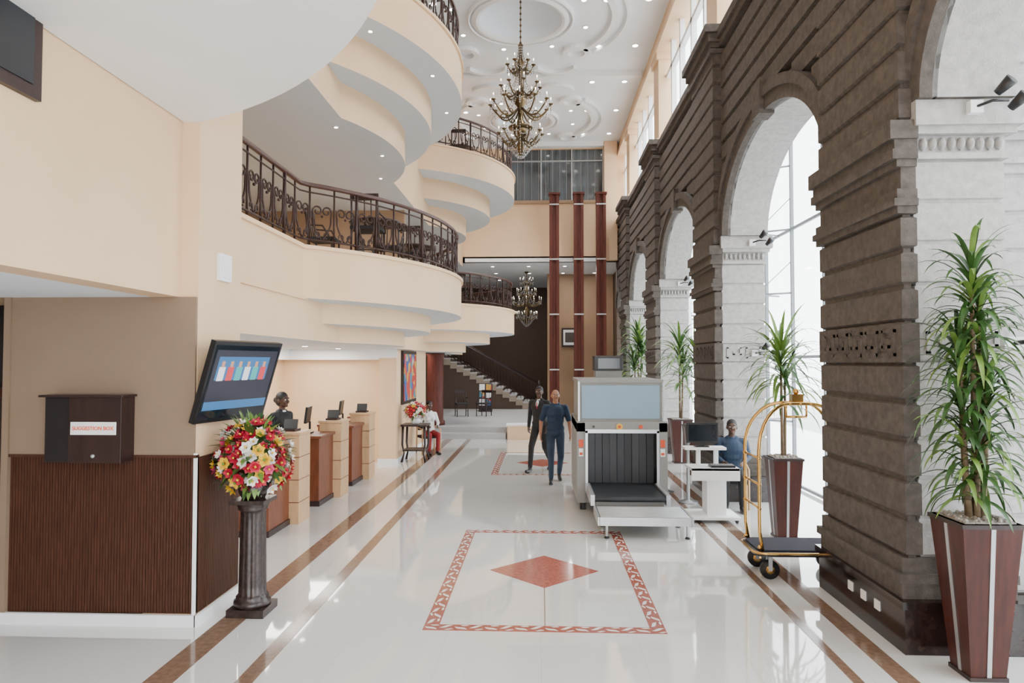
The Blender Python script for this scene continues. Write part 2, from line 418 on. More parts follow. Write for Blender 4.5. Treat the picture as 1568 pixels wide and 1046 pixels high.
for z in(.05,2.4,4.8,7.7): b.box(4.69,4.73,-3,27,z-.025,z+.025,FRAME)
b.box(3.85,4.8,-3,27,7.72,7.86,WHITE)
b.build('wall_glazed_frame')
b=MB(); b.box(4.705,4.715,-3,27,.05,7.7,GLASS); b.build('window_2')

# ------------------------------------------------------------ unseen wall behind the viewer, added to cut frontal light
b=MB(); b.box(-8.2,-2.6,-6.2,-6,0,11,CREAM); b.box(-2.6,3.1,-6.2,-6,4.2,11,CREAM)
b.build('wall_front_blocker')
# ------------------------------------------------------------ back of hall
b=MB()
b.box(-8.2,5,27,27.3,6.3,8.72,CREAM); b.box(-8.2,-1.4,27,27.3,8.72,11,CREAM); b.box(2.5,5,27,27.3,8.72,11,CREAM)
b.box(-1.4,2.5,27,27.3,10.8,11,CREAM)
b.box(2.5,3.0,26.7,27,6.3,10.99,CREAM); b.box(3.0,5,27,27.3,0,6.3,DARKW)
b.box(-3,2.49,26.88,27,6.28,6.42,WHITE); b.box(-3,2.49,26.9,27,8.6,8.72,TAN)
b.build('wall_back')
GD=mat('dark_window_glass',(.05,.065,.075),.08,var=.6,scale=1.5,stretch=(6,1,.3),spec=1.0)
b=MB(); b.box(-1.4,2.5,27.12,27.16,8.72,10.8,GD)
for x in(-1.4,.0,1.22,2.46): b.box(x,x+.05,27.02,27.12,8.72,10.8,STEEL)
for x in np.arange(-1.2,2.4,.28): b.box(x,x+.008,27.1,27.12,8.72,10.8,STEEL)
b.box(-1.4,2.5,27.02,27.12,10.3,10.34,STEEL)
b.build('window_3')
b=MB(); b.box(-8.2,5,27,37,6.3,6.5,CEILM); b.build('ceiling_rear_lobby')
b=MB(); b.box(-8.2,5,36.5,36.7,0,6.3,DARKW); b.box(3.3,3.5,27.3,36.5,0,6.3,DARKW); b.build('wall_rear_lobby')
b=MB(); b.box(.45,3.28,31,31.3,.0,6.3,TAN); b.box(.3,.62,30.85,31.0,0,6.3,TAN); b.build('wall_rear_partition')
b=MB()
b.box(.95,1.65,30.9,30.99,3.0,3.85,DWOOD); b.box(1.02,1.58,30.88,30.9,3.08,3.77,WHITE); b.box(1.1,1.5,30.872,30.88,3.2,3.65,STONE_D); b.build('framed_picture')
for x in(.52,1.45,2.3):
    b=MB()
    for o in(-.13,.13): b.box(x+o-.055,x+o+.055,25.9,26.15,0,8.7,COLR)
    b.box(x-.08,x+.08,25.98,26.1,0,8.7,COLR)
    for z in np.arange(2.0,8.5,2.1): b.box(x-.18,x+.18,25.89,26.16,z,z+.05,STEEL)
    b.box(x-.22,x+.22,25.85,26.2,8.7,8.78,COLR)
    b.build('redwood_column')

# ------------------------------------------------------------ left structure
XW=-3.1; CY1=6.78
def arc(cx,cy,R,n=48,xw=XW):
    ph=math.acos((xw-cx)/R); return [(cx+R*cos(-ph+2*ph*i/n),cy+R*sin(-ph+2*ph*i/n)) for i in range(n+1)]
B1=(-6.15,12.3); B2=(-4.6,20.5); Z1=3.84; Z2=7.9
def tiers(b,c,Rs,zs):
    for i,R in enumerate(Rs):
        pts=arc(c[0],c[1],R)
        b.prism(pts,zs[i+1],zs[i],CREAM,CREAM,SOFF)
def lip(b,c,R,z,h=.05,o=.035):
    pts=arc(c[0],c[1],R+o); b.prism(pts,z,z+h,CREAM)
for zt,nm in (((Z1,3.14,2.85,2.6),'lower'),((Z2,7.2,6.65,6.1),'upper')):
    b=MB()
    b.prism([(-7.99,CY1),(XW,CY1),(XW,26.98),(-7.99,26.98)],zt[3],zt[0],CREAM,CREAM,SOFF)
    tiers(b,B1,(4.68,4.1,3.6),zt); lip(b,B1,4.68,zt[0]-.051)
    tiers(b,B2,(3.8,3.06,2.33),zt); lip(b,B2,3.8,zt[0]-.051)
    b.box(XW,XW+.035,CY1,8.7,zt[0]-.05,zt[0],CREAM); b.box(XW,XW+.03,CY1,8.9,zt[1]-.02,zt[1]+.02,CREAM)
    b.build('wall_balcony_'+nm)
b=MB()
pts=arc(-4.8,2.0,4.3,60,-3.19)
b.prism(pts,4.45,4.9,WHITE,WHITE,WHITE); b.prism(arc(-4.8,2.0,4.5,60,-3.19),4.9,5.7,CREAM)
b.build('ceiling_near_balcony')
b=MB()
b.box(-3.45,-3.2,-6,5.93,2.88,11,CREAM); b.build('wall_left_bulkhead')
b=MB(); b.box(-7.99,-3.45,-6,5.9,2.88,3.0,CEILM); b.build('ceiling_left_low')
b=MB(); b.box(-3.5,-3.04,5.93,CY1,0,11,CREAM); b.build('wall_left_column')
b=MB(); b.box(-8.2,-8,-6,36.5,0,11,TAN); b.build('wall_left')
b=MB(); b.box(-8,-3.4,16.8,17.0,3.9,6.1,TAN); b.box(-8,-3.4,16.8,17.0,7.95,11,CREAM); b.box(-8,-3.5,CY1,6.95,3.9,11,TAN); b.build('wall_balcony_partition')
b=MB()
b.box(-4.72,-3.5,6.0,6.75,0,2.88,TAND); b.box(-3.5,-3.045,5.9,5.93,1.48,2.88,TAND)
b.box(-4.72,-3.5,5.9,6.0,1.48,2.88,TAND)
b.box(-4.72,-3.03,5.93,6.0,.1,1.46,SLAT)
x=-4.72
while x<-3.06: b.box(x,x+.02,5.92,5.95,.1,1.46,SLAT); x+=.026
b.box(-4.74,-3.02,5.89,5.95,1.46,1.485,SLAT); b.box(-4.78,-4.72,5.88,6.75,0,2.88,TAND)
b.box(-3.045,-3.02,5.895,5.92,0,1.5,WHITE)
b.box(-3.04,-3.03,5.93,CY1,.1,1.46,SLAT)
y=5.96
while y<CY1-.02: b.box(-3.03,-3.02,y,y+.02,.1,1.46,SLAT); y+=.026
b.build('wall_left_partition')
b=MB(); b.box(-4.8,-3.0,5.87,5.9,0,.1,WHITE); b.box(-3.01,-2.98,5.87,CY1+.02,0,.1,WHITE); b.build('baseboard_left')
b=MB(); b.box(-7.95,-4.8,6.6,6.7,0,2.87,BLACK); b.box(-6.2,-4.85,6.54,6.6,0,2.05,REDW)
b.box(-6.1,-5.0,6.52,6.54,.15,.95,DWOOD); b.box(-6.1,-5.0,6.52,6.54,1.1,1.95,DWOOD); b.ball((-4.97,6.5,1.02),.03,BRASS); b.build('door_1')
b=MB(); b.box(-3.2,-3.16,3.2,4.15,3.95,5.2,DWOOD); b.box(-3.16,-3.15,3.28,4.07,4.03,5.2,SCREEN); b.build('wall_framed_panel')
b=MB()
b.box(-6.2,-6.0,6.9,15.7,0,2.6,CREAM); b.box(-6.0,-5.75,7,15.7,2.36,2.6,WHITE); b.build('wall_reception_back')
b=MB(); b.box(-6.2,-3.7,15.7,15.9,0,2.6,CREAM); b.box(-5.75,-3.7,15.45,15.7,2.36,2.6,WHITE); b.build('wall_reception_end')
b=MB(); b.box(-3.7,-3.3,15.5,19.5,0,2.6,CREAM); b.box(-3.75,-3.28,15.44,15.5,2.4,2.6,WHITE)
b.box(-3.72,-3.27,15.47,19.5,0,.1,WHITE); b.build('wall_hall_left')
b=MB(); b.box(-3.295,-3.24,16.0,17.7,1.3,2.58,DWOOD); b.box(-3.24,-3.23,16.08,17.62,1.38,2.5,ART); b.build('painting')
b=MB(); b.box(-3.04,-3.0,6.26,6.5,3.07,3.33,WHITE); b.box(-3.0,-2.99,6.29,6.47,3.1,3.3,SIGNW); b.build('wall_speaker',bevel=.006)

# ------------------------------------------------------------ railings
def resample(pts,step):
    P=[Vector((p[0],p[1])) for p in pts]; L=[0]
    for i in range(1,len(P)): L.append(L[-1]+(P[i]-P[i-1]).length)
    n=max(1,round(L[-1]/step)); out=[]; j=0
    for k in range(n+1):
        d=L[-1]*k/n
        while j<len(L)-2 and L[j+1]<d: j+=1
        t=(d-L[j])/max(1e-9,L[j+1]-L[j]); out.append(P[j].lerp(P[j+1],t))
    return out
def railing(name,pts,z0,H=.82,step=.36):
    b=MB(); S=resample(pts,step)
    f=resample(pts,.15)
    b.tube([(p.x,p.y,z0+H) for p in f],.032,RAILW,8)
    b.tube([(p.x,p.y,z0+H-.1) for p in f],.012,IRON,5)
    b.tube([(p.x,p.y,z0+.09) for p in f],.015,IRON,5)
    for i,p in enumerate(S):
        b.tube([(p.x,p.y,z0),(p.x,p.y,z0+H)],.014 if i%4 else .024,IRON,6)
        if i==len(S)-1: break
        q=S[i+1]; d=(q-p); w=d.length; d.normalize(); mid=(p+q)/2
        def pt(u,v): return (mid.x+d.x*u,mid.y+d.y*u,z0+v)
        for sg in(-1,1):
            path=[]
            for k in range(9):
                t=k/8; path.append(pt(sg*(.01+.12*sin(t*pi*.55)),.1+t*.30))
            cx,cz,r=sg*.066,.44,.072
            for k in range(15):
                t=k/14; a=-.2+t*pi*2.2; rr=r*(1-.62*t)
                path.append(pt(cx+sg*rr*cos(a),cz+.05+rr*sin(a)+.0))
            b.tube(path,.012,IRON,5)
            path=[]
            for k in range(12):
                t=k/11; a=-pi/2+t*pi*1.7; rr=.05*(1-.5*t)
                path.append(pt(sg*(.075-rr*cos(a)*1.0),.17+rr*sin(a)))
            b.tube(path,.010,IRON,5)
        b.ball(pt(0,.42),.02,IRON,6)
    b.build(name)
for z in(Z1,Z2):
    p=arc(B1[0],B1[1],4.6,60,-3.15)
    railing('balcony_railing',[(-3.15,CY1+.02)]+p,z)
    railing('balcony_railing',arc(B2[0],B2[1],3.72,60,-3.15),z,step=.4)
railing('balcony_railing',[(-3.15,15.8),(-3.15,16.75)],Z1)

# ------------------------------------------------------------ furniture
def chair(x,y,z,rot,name='dining_chair'):
    b=MB(); M=RZ(rot)
    def T(p): v=M@Vector(p); return (v.x+x,v.y+y,v.z+z)
    for sx in(-.2,.2):
        b.tube([T((sx,-.2,0)),T((sx,-.19,.44))],.016,DWOOD,6)
        b.tube([T((sx,.22,0)),T((sx,.19,.45)),T((sx*.95,.25,.95))],.017,DWOOD,6)
        b.tube([T((sx,-.19,.2)),T((sx,.2,.2))],.01,DWOOD,6)
        b.tube([T((sx,.2,.68)),T((sx*1.15,-.05,.66)),T((sx*1.1,-.18,.44))],.014,DWOOD,6)
    b.obox(T((0,0,.46)),(.44,.44,.05),M,FABR); b.obox(T((0,.24,.9)),(.42,.03,.1),M,DWOOD)
    for sx in(-.1,0,.1): b.tube([T((sx,.2,.48)),T((sx,.245,.88))],.01,DWOOD,6)
    b.build(name)
def table(x,y,z):
    b=MB(); b.lathe(x,y,[(.24,z),(.24,z+.03),(.04,z+.06),(.035,z+.7),(.12,z+.72)],DWOOD,20)
    b.lathe(x,y,[(.42,z+.72),(.43,z+.735),(.42,z+.75)],DWOOD,28); b.build('round_table')
for (x,y,z) in((-2.7,11.0,Z1),(-2.5,13.4,Z1),(-2.4,20,Z2),(-2.4,20,Z1)):
    table(x,y,z); chair(x-.85,y,z,pi/2); chair(x+.05,y+.85,z,0); chair(x+.1,y-.85,z,pi)
chair(-2.9,25.0,.32,.3); chair(-2.1,25.2,.32,-.4)

# ------------------------------------------------------------ chandeliers
def chandelier(cx,cy,ztop,zc,s,chain_top):
    b=MB()
    b.tube([(cx,cy,chain_top),(cx,cy,ztop)],.012*s,ABRASS,6)
    z=chain_top
    k=0
    while z>ztop:
        b.ball((cx,cy,z),(.03*s,.012*s,.04*s) if k%2 else (.012*s,.03*s,.04*s),ABRASS,6); z-=.075*s; k+=1
    b.lathe(cx,cy,[(.1*s,chain_top),(.12*s,chain_top-.03),(.03*s,chain_top-.08)],ABRASS,16)
    prof=[(.02,ztop),(.07*s,ztop-.05*s),(.03*s,ztop-.12*s),(.05*s,ztop-.4*s),(.12*s,ztop-.5*s),(.04*s,ztop-.62*s),(.05*s,zc+.45*s),(.16*s,zc+.3*s),(.18*s,zc+.15*s),(.06*s,zc),(.07*s,zc-.3*s),(.2*s,zc-.5*s),(.16*s,zc-.7*s),(.05*s,zc-.8*s),(.09*s,zc-1.1*s),(.01*s,zc-1.25*s)]
    b.lathe(cx,cy,prof,ABRASS,20)
    def tier(z,R,n,drop,off=0):
        for k in range(n):
            a=2*pi*k/n+off; ca,sa=cos(a),sin(a); path=[]
            for j in range(11):
                t=j/10; rr=.06*s+(R-.06*s)*t; zz=z+(-drop*sin(t*pi*.95)*.9+ .12*s*t*t)
                path.append((cx+rr*ca,cy+rr*sa,zz))
            b.tube(path,.02*s,ABRASS,6)
            px,py,pz=path[-1]
            b.lathe(px,py,[(.01*s,pz-.02*s),(.055*s,pz+.01*s),(.06*s,pz+.02*s)],ABRASS,10)
            b.lathe(px,py,[(.014*s,pz+.02*s),(.014*s,pz+.12*s)],WHITE,8)
            b.ball((px,py,pz+.155*s),(.014*s,.014*s,.035*s),BULB,6)
            for j in range(4): b.ball((px,py,pz-.05*s-.05*s*j),(.016*s,.016*s,.024*s),CRYST,6,False)
            sp=[(cx+(R*.55+.09*s*(1-t/14)*cos(t*.6))*ca,cy+(R*.55+.09*s*(1-t/14)*cos(t*.6))*sa,z-drop*.7+.09*s*(1-t/14)*sin(t*.6)) for t in range(12)]
            b.tube(sp,.013*s,ABRASS,5)
            a2=a+2*pi/n
            for j in range(1,8):
                t=j/8; aa=a+(a2-a)*t; zz=pz-.02*s-.14*s*sin(t*pi)
                b.ball((cx+R*.97*cos(aa),cy+R*.97*sin(aa),zz),.015*s,CRYST,6,False)
    tier(zc,.76*s,12,.3*s); tier(zc+.45*s,.5*s,8,.22*s,.2); tier(zc+1.0*s,.33*s,6,.15*s,.1)
    tier(zc-.75*s,.55*s,10,.22*s,.15)
    def strings(z0,r0,z1,r1,n,m,bul):
        for k in range(n):
            a=2*pi*k/n
            for j in range(m):
                t=j/(m-1); rr=r0+(r1-r0)*t+bul*sin(t*pi)
                b.ball((cx+rr*cos(a),cy+rr*sin(a),z0+(z1-z0)*t),(.014*s,.014*s,.022*s),CRYST,6,False)
    strings(ztop-.1*s,.05*s,zc+1.0*s,.22*s,12,9,-.04*s); strings(zc+.95*s,.1*s,zc+.4*s,.3*s,12,10,-.05*s)
    strings(zc-.5*s,.5*s,zc-1.25*s,.08*s,16,14,.08*s); strings(zc+.3*s,.2*s,zc-.2*s,.5*s,12,9,-.06*s)
    b.lathe(cx,cy,[(.3*s,zc-.52*s),(.31*s,zc-.5*s),(.3*s,zc-.48*s)],ABRASS,24)
    b.build('chandelier')
chandelier(-.5,17,10.35,8.7,1.0,11.64)
chandelier(-.62,30,5.9,4.95,.85,6.29)

# ------------------------------------------------------------ steps, landing, stairs
b=MB(); b.box(-7.98,-.0,20.9,36.4,0,.32,GRAN)
b.box(-3.25,-1.05,20.5,20.9,0,.16,GRAN); b.build('floor_lobby_landing')
b=MB(); b.box(-1.0,.15,20.45,20.88,0,.4,CREAM); b.box(-1.03,.18,20.42,20.89,.4,.45,WHITE); b.build('planter_wall')
b=MB(); n=15
for i in range(n):
    x1=-.2-.28*i; z=.32+.155*(i+1)
    b.box(x1-.28,x1,29,31,.32,z-.03,DARKW); b.box(x1-.30,x1+.03,28.97,31,z-.05,z,GRAN)
    b.box(x1-.30,x1,28.96,29.0,z-.3,z-.05,STAIRM)
b.box(-7.97,-4.4,29,31,.32,2.65,DARKW)
b.build('staircase')
b=MB()
for y in(28.95,30.95):
    b.tube([(-.1,y,1.35),(-4.4,y,3.65),(-7.9,y,3.65)],.04,DWOOD,8); b.tube([(-.1,y,.55),(-4.4,y,2.85)],.02,IRON,6)
    for i in range(n*2):
        x=-.15-.14*i; z=.45+.155*.5*i; b.tube([(x,y,z-.05),(x,y,z+.95)],.011,IRON,5)
    b.lathe(-.08,y,[(.06,.32),(.05,1.35),(.08,1.4),(.01,1.5)],DWOOD,12)
b.build('stair_railing')
for (x,y) in((-3.35,21.6),(-4.4,24.5)):
    b=MB(); b.lathe(x,y,[(.31,.32),(.31,.45),(.26,.48),(.26,2.5),(.3,2.55),(.3,2.6)],COLR,28); b.build('wooden_column')
b=MB(); b.box(-2.5,-1.95,27.5,27.55,.32,1.45,DWOOD)
for i in range(3):
    for j in range(2): b.obox((-2.36+j*.27,27.44,.7+i*.3),(.22,.02,.26),Matrix.Rotation(-.2,3,'X'),[SIGNW,ART][(i+j)%2])
b.box(-2.5,-1.95,27.35,27.6,.32,.36,DWOOD); b.build('newspaper_rack')

# ------------------------------------------------------------ reception desks
def monitor(b,x,y,z,rot,w=.42,h=.27):
    M=RZ(rot)
    def T(p): v=M@Vector(p); return (v.x+x,v.y+y,v.z+z)
    b.obox(T((0,0,.01)),(.2,.16,.02),M,BLACK); b.obox(T((0,.03,.1)),(.04,.03,.18),M,BLACK)
    R=M@Matrix.Rotation(-.12,3,'X'); b.obox(T((0,0,.17+h/2)),(w,.035,h),R,BLACK); b.obox(Vector(T((0,0,.17+h/2)))+R@Vector((0,-.019,0)),(w-.03,.004,h-.03),R,SCREEN)
for i,y in enumerate((9.65,11.6,13.4)):
    b=MB(); D=-.2+.03*i
    b.box(-3.62+D,-3.24+D,y-.02,y+.45,0,1.26,LWOOD); b.box(-3.64+D,-3.22+D,y-.04,y+.47,1.26,1.3,LWOOD)
    for z in(.3,.62,.94): b.box(-3.615+D,-3.235+D,y-.025,y+.455,z,z+.012,CHWOOD)
    b.box(-3.95+D,-3.38+D,y-.75,y-.02,0,1.08,CHWOOD); b.box(-4.0+D,-3.34+D,y-.8,y-.02,1.08,1.12,CHWOOD); b.box(-3.96+D,-3.36+D,y-.78,y-.02,0,.08,DWOOD)
    b.box(-3.8+D,-3.38+D,y+.45,y+.6,0,1.15,CHWOOD); b.box(-3.82+D,-3.35+D,y+.45,y+.62,1.15,1.19,CHWOOD)
    b.build('reception_desk',bevel=.004)
    b=MB(); monitor(b,-3.72+D,y-.3,1.122,-pi*.45); b.build('desk_monitor')
    b=MB(); b.box(-3.55+D,-3.35+D,y+.1,y+.35,1.3,1.33,DWOOD); b.obox((-3.45+D,y+.22,1.4),(.2,.02,.14),Matrix.Rotation(-.3,3,'X'),BLACK); b.build('desk_sign')

# ------------------------------------------------------------ flower things
def blossom(b,p,nrm,r,m,cm):
    n=Vector(nrm).normalized(); u=n.orthogonal().normalized(); w=n.cross(u); p=Vector(p); off=random.random()*6
    for layer,(k,sc,lift) in enumerate(((6,1,.25),(5,.62,.65))):
        for i in range(k):
            a=2*pi*i/k+off+layer*.5; d=u*cos(a)+w*sin(a); s2=n.cross(d)
            q=[p+d*r*.1,p+d*r*sc*.6+s2*r*sc*.42+n*r*lift*.4,p+d*r*sc+n*r*lift,p+d*r*sc*.6-s2*r*sc*.42+n*r*lift*.4]
            b.add(q,[(0,1,2,3)],m)
    b.ball(p+n*r*.3,r*.2,cm,6)
def leaf(b,base,d,L,w,droop,m,seg=6,fold=.25,twist=0):
    base=Vector(base); d=Vector(d).normalized(); side=d.cross(Vector((0,0,1)))
    if side.length<.05: side=Vector((1,0,0))
    side.normalize(); vs=[]; p=base.copy(); dr=d.copy()
    for i in range(seg+1):
        t=i/seg; ww=w*(.35+.65*sin(min(1,t*2.2)*pi/2))*(1-t**3)*.5+.001
        up=side.cross(dr).normalized()
        vs+= [p+side*ww+up*ww*fold,p,p-side*ww+up*ww*fold]
        dr=(dr+Vector((0,0,-droop*(.4+t)/seg))).normalized(); p=p+dr*(L/seg)
    fs=[]
    for i in range(seg): a=i*3; fs+=[(a,a+1,a+4,a+3),(a+1,a+2,a+5,a+4)]
    b.add(vs,fs,m,True)
def bouquet(b,c,R,n,fs=.05,wild=.16,leaves=.5):
    c=Vector(c)
    b.ball(c,(R[0]*.6,R[1]*.6,R[2]*.6),LEAF,12)
    for i in range(n):
        z=1-2*(i+.5)/n; a=i*2.39996; rr=sqrt(1-z*z); d=Vector((rr*cos(a),rr*sin(a),z)); k=.92+random.uniform(-1,1)*wild
        egg=1.12-.3*max(0,z)**1.5
        p=c+Vector((d.x*R[0]*egg,d.y*R[1]*egg,d.z*R[2]))*k
        m=random.choices([FRED,FPK,FWH,FYE],[5,.9,3.2,1.7])[0]
        blossom(b,p,d+Vector((random.uniform(-.4,.4),random.uniform(-.4,.4),.2)),fs*random.uniform(.75,1.3),m,FYE if m!=FYE else LEAF2)
    for i in range(int(n*leaves)):
        d=Vector((random.gauss(0,1),random.gauss(0,1),random.gauss(0,.8))).normalized()
        leaf(b,c+Vector((d.x*R[0],d.y*R[1],d.z*R[2]))*.78,d,random.uniform(.12,.2),.055,.6,random.choice([LEAF,LEAF2]),4)
b=MB(); cx,cy=-2.66,6.26
def flute(a,z): return 1-.07*(.5+.5*cos(a*14))**2 if .17<z<.93 else 1
b.box(cx-.17,cx+.17,cy-.17,cy+.17,0,.07,PEDM)
prof=[(.16,.07),(.168,.1),(.16,.125),(.14,.14),(.145,.155),(.13,.172)]
for i in range(9): prof.append((.124-.0014*i,.18+.74*i/8))
prof+=[(.114,.935),(.135,.95),(.13,.96),(.15,1.0),(.15,1.01)]
b.lathe(cx,cy,prof,PEDM,84,flute); b.box(cx-.16,cx+.16,cy-.16,cy+.16,1.01,1.045,PEDM)
b.build('marble_pedestal')
b=MB(); b.lathe(cx,cy,[(.1,1.046),(.13,1.1),(.15,1.2)],PEDM,20); bouquet(b,(cx,cy,1.44),(.30,.28,.33),170,.056,.17,1.2); b.build('flower_arrangement')
b=MB(); tx,ty=-2.93,15.95
b.box(tx-.3,tx+.3,ty-.3,ty+.3,.82,.86,DWOOD)
for sx in(-.25,.25):
    for sy in(-.25,.25): b.tube([(tx+sx,ty+sy,.82),(tx+sx*1.05,ty+sy*1.05,.4),(tx+sx*.9,ty+sy*.9,.2),(tx+sx*1.1,ty+sy*1.1,0)],[.03,.025,.018,.03],DWOOD,8)
b.box(tx-.26,tx+.26,ty-.26,ty+.26,.25,.28,DWOOD); b.build('side_table')
b=MB(); b.lathe(tx,ty,[(.08,.861),(.12,.93),(.1,1.0)],WHITE,16); bouquet(b,(tx,ty,1.17),(.24,.24,.2),80,.05); b.build('flower_vase')

# ------------------------------------------------------------ plants
def planter(b,x,y,w0,w1,h,stripe=True):
    b.frustum(x,y,w0,w1,.03,h,REDW); b.box(x-w0-.01,x+w0+.01,y-w0-.01,y+w0+.01,0,.03,DWOOD)
    b.box(x-w1-.010,x+w1+.010,y-w1-.010,y+w1+.010,h-.03,h,DWOOD)
    b.box(x-w1*.85,x+w1*.85,y-w1*.85,y+w1*.85,h,h+.01,SOIL)
    for i in range(80):
        b.ball((x+random.uniform(-.8,.8)*w1,y+random.uniform(-.8,.8)*w1,h+.012),random.uniform(.012,.022),SOIL,6)
    if stripe:
        for ax in('y','x'):
            t=.016; o=.006
            if ax=='y':
                vs=[(x-t,y-w0-o,.03),(x+t,y-w0-o,.03),(x+t,y-w1-o,h),(x-t,y-w1-o,h),(x-t,y-w0+.02,.03),(x+t,y-w0+.02,.03),(x+t,y-w1+.02,h),(x-t,y-w1+.02,h)]
            else:
                vs=[(x-w0-o,y+t,.03),(x-w0-o,y-t,.03),(x-w1-o,y-t,h),(x-w1-o,y+t,h),(x-w0+.02,y+t,.03),(x-w0+.02,y-t,.03),(x-w1+.02,y-t,h),(x-w1+.02,y+t,h)]
            b.add(vs,[(0,1,2,3),(0,4,5,1),(3,2,6,7),(1,5,6,2),(0,3,7,4)],STEEL)
def head(b,c,n,L,w,mlist,spread=1,z_ext=.25,dr=1.0):
    for i in range(n):
        a=i*2.39996+random.uniform(-.2,.2); t=i/n
        el=1.3-1.25*(1-t)+random.uniform(-.15,.15)
        d=(cos(a)*cos(el)*spread,sin(a)*cos(el)*spread,sin(el))
        leaf(b,(c[0]+cos(a)*.01,c[1]+sin(a)*.01,c[2]-z_ext+z_ext*t),d,L*random.uniform(.75,1.1),w,random.uniform(1.1,2.2)*dr,random.choice(mlist),8)
def dracaena(x,y,w0,w1,h,canes,L=.55,w=.055,mats=(LEAF,LEAF,LEAF2),stripe=True,zf=.5,dr=1.0,zmax=.45):
    b=MB(); planter(b,x,y,w0,w1,h,stripe)
    for (dx,dy,zt,n) in canes:
        p=[(x+dx*.5,y+dy*.5,h-.02),(x+dx*.8,y+dy*.8,h+(zt-h)*.4),(x+dx,y+dy,zt)]
        b.tube(p,[.024,.02,.014],CANE,8); head(b,(x+dx,y+dy,zt),n,L,w,mats,z_ext=min(zmax,(zt-h)*zf),dr=dr)
    b.build('potted_dracaena')
dracaena(3.22,5.25,.125,.212,1.14,[(.0,-.02,3.05,85),(-.09,.0,2.5,66),(.08,-.04,2.2,55),(-.02,-.08,1.8,45),(.06,.0,2.8,60),(-.1,-.05,2.0,38)],.45,.042,zf=.8,dr=1.45,zmax=.75)
dracaena(3.2,9.2,.125,.19,1.05,[(-.02,0,2.45,85),(.05,.05,2.15,24)],.76,.048,(LEAF,LEAF2,LEAF2),dr=1.2)
dracaena(3.2,14.3,.15,.24,1.0,[(0,0,2.6,54),(.1,.1,2.1,40)],.65,.055)
dracaena(3.2,15.9,.15,.24,1.0,[(0,0,2.75,54),(.05,-.1,2.2,40)],.8,.06,(LEAF,LEAF2))
dracaena(3.0,21.2,.15,.24,1.0,[(0,0,3.1,60),(-.1,.1,2.3,50),(.1,0,2.7,50)],.9,.07)

# ------------------------------------------------------------ TV
E=empty('wall_tv'); b=MB()
nh=Vector((cos(math.radians(-12)),sin(math.radians(-12)),0)); hx=Vector((-nh.y,nh.x,0)); tl=.30
up=Vector((0,0,cos(tl)))-(-nh)*sin(tl)
f=hx.cross(up).normalized()
if f.dot(nh)<0: f=-f
M=Matrix((hx,-f,up)).transposed()
c=Vector((-2.83,6.30,2.13))
b.obox(c,(1.0,.05,.76),M,BLACK); b.obox(c+f*.027,(.94,.006,.69),M,SCREEN)
b.obox(c-f*.05,(.4,.06,.3),M,BLACK)
b.tube([c-f*.07,(-3.0,6.4,2.25)],.03,BLACK,8); b.box(-3.035,-3.005,6.28,6.5,2.1,2.4,BLACK)
b.build('tv_body',E)
def em(name,col,s=1.2): return mat(name,col,.3,emit=s)
TB=em('tv_backdrop',(.03,.10,.22)); TW=em('tv_white',(.5,.5,.55)); TR=em('tv_red',(.4,.04,.05)); TG=em('tv_teal',(.05,.25,.25)); TS=em('tv_skin',(.35,.18,.12)); TK=em('tv_dark',(.02,.02,.03))
b=MB()
def scr(u,v,w,h,m,o): b.obox(c+f*(.031+o)+up*v+hx*u,(w,.002,h),M,m)
scr(0,.05,.9,.5,TK,0); scr(-.03,.13,.74,.22,TB,.002); scr(0,-.22,.9,.08,TB,.002)
for i,(m1) in enumerate((TW,TR,TG,TW,TG,TR)):
    u=-.33+.12*i; scr(u,.08,.085,.13,m1,.004); scr(u,.17,.04,.055,TS,.004)
b.build('tv_picture',E)
E=empty('suggestion_box'); b=MB()
b.box(-4.28,-4.04,5.74,5.895,1.44,2.0,BLACK); b.box(-4.04,-3.58,5.70,5.895,1.44,2.0,DWOOD); b.box(-4.3,-3.56,5.68,5.897,2.0,2.02,DWOOD)
b.box(-4.02,-3.62,5.692,5.70,1.68,1.79,SIGNW); b.ball((-3.82,5.695,1.5),.018,STEEL); b.build('box_body',E,bevel=.003)
def text(s,loc,size,m,parent,rot=(pi/2,0,0)):
    cu=bpy.data.curves.new('label_text','FONT'); cu.body=s; cu.size=size; cu.extrude=.001; cu.align_x='CENTER'; cu.align_y='CENTER'; cu.offset=.001
    o=bpy.data.objects.new('label_text',cu); COL.objects.link(o); o.location=loc; o.rotation_euler=rot; o.data.materials.append(m); o.parent=parent
text('SUGGESTION BOX',(-3.82,5.69,1.735),.043,SIGNO,E)

# ------------------------------------------------------------ x-ray scanner
b=MB(); x0,x1,y0,y1=.56,1.96,10.7,12.5
b.box(x0,x0+.13,y0,y1,.12,1.36,GREYP); b.box(x1-.13,x1,y0,y1,.12,1.36,GREYP); b.box(x0,x1,y0,y1,1.22,1.38,GREYP)
b.box(x0+.1,x1-.1,y0+.02,y1,.12,.34,GREYP); b.box(x0+.04,x1-.07,y0+.06,y1-.04,1.38,2.0,GREYP)
b.box(x0+.02,x1-.05,y0+.04,y1-.02,1.98,2.03,GREYP); b.box(x0+.08,x1-.11,y0+.045,y0+.06,1.42,1.94,GREYBL)
for x in(x0+.02,x1-.06): b.box(x,x+.03,y0+.03,y0+.06,1.38,2.0,STEEL)
b.box(x0+.13,x0+.17,y0-.02,y0+.02,.3,1.24,STEEL); b.box(x1-.17,x1-.13,y0-.02,y0+.02,.3,1.24,STEEL); b.box(x0+.13,x1-.13,y0-.02,y0+.02,1.2,1.26,STEEL)
n=9; w=(x1-x0-.36)/n
for i in range(n):
    xx=x0+.18+i*w; b.obox((xx+w/2,y0+.2+.012*(i%2),.79),(w*.97,.006,.86),Matrix.Rotation(.03*(i%3-1),3,'Z'),CURT)
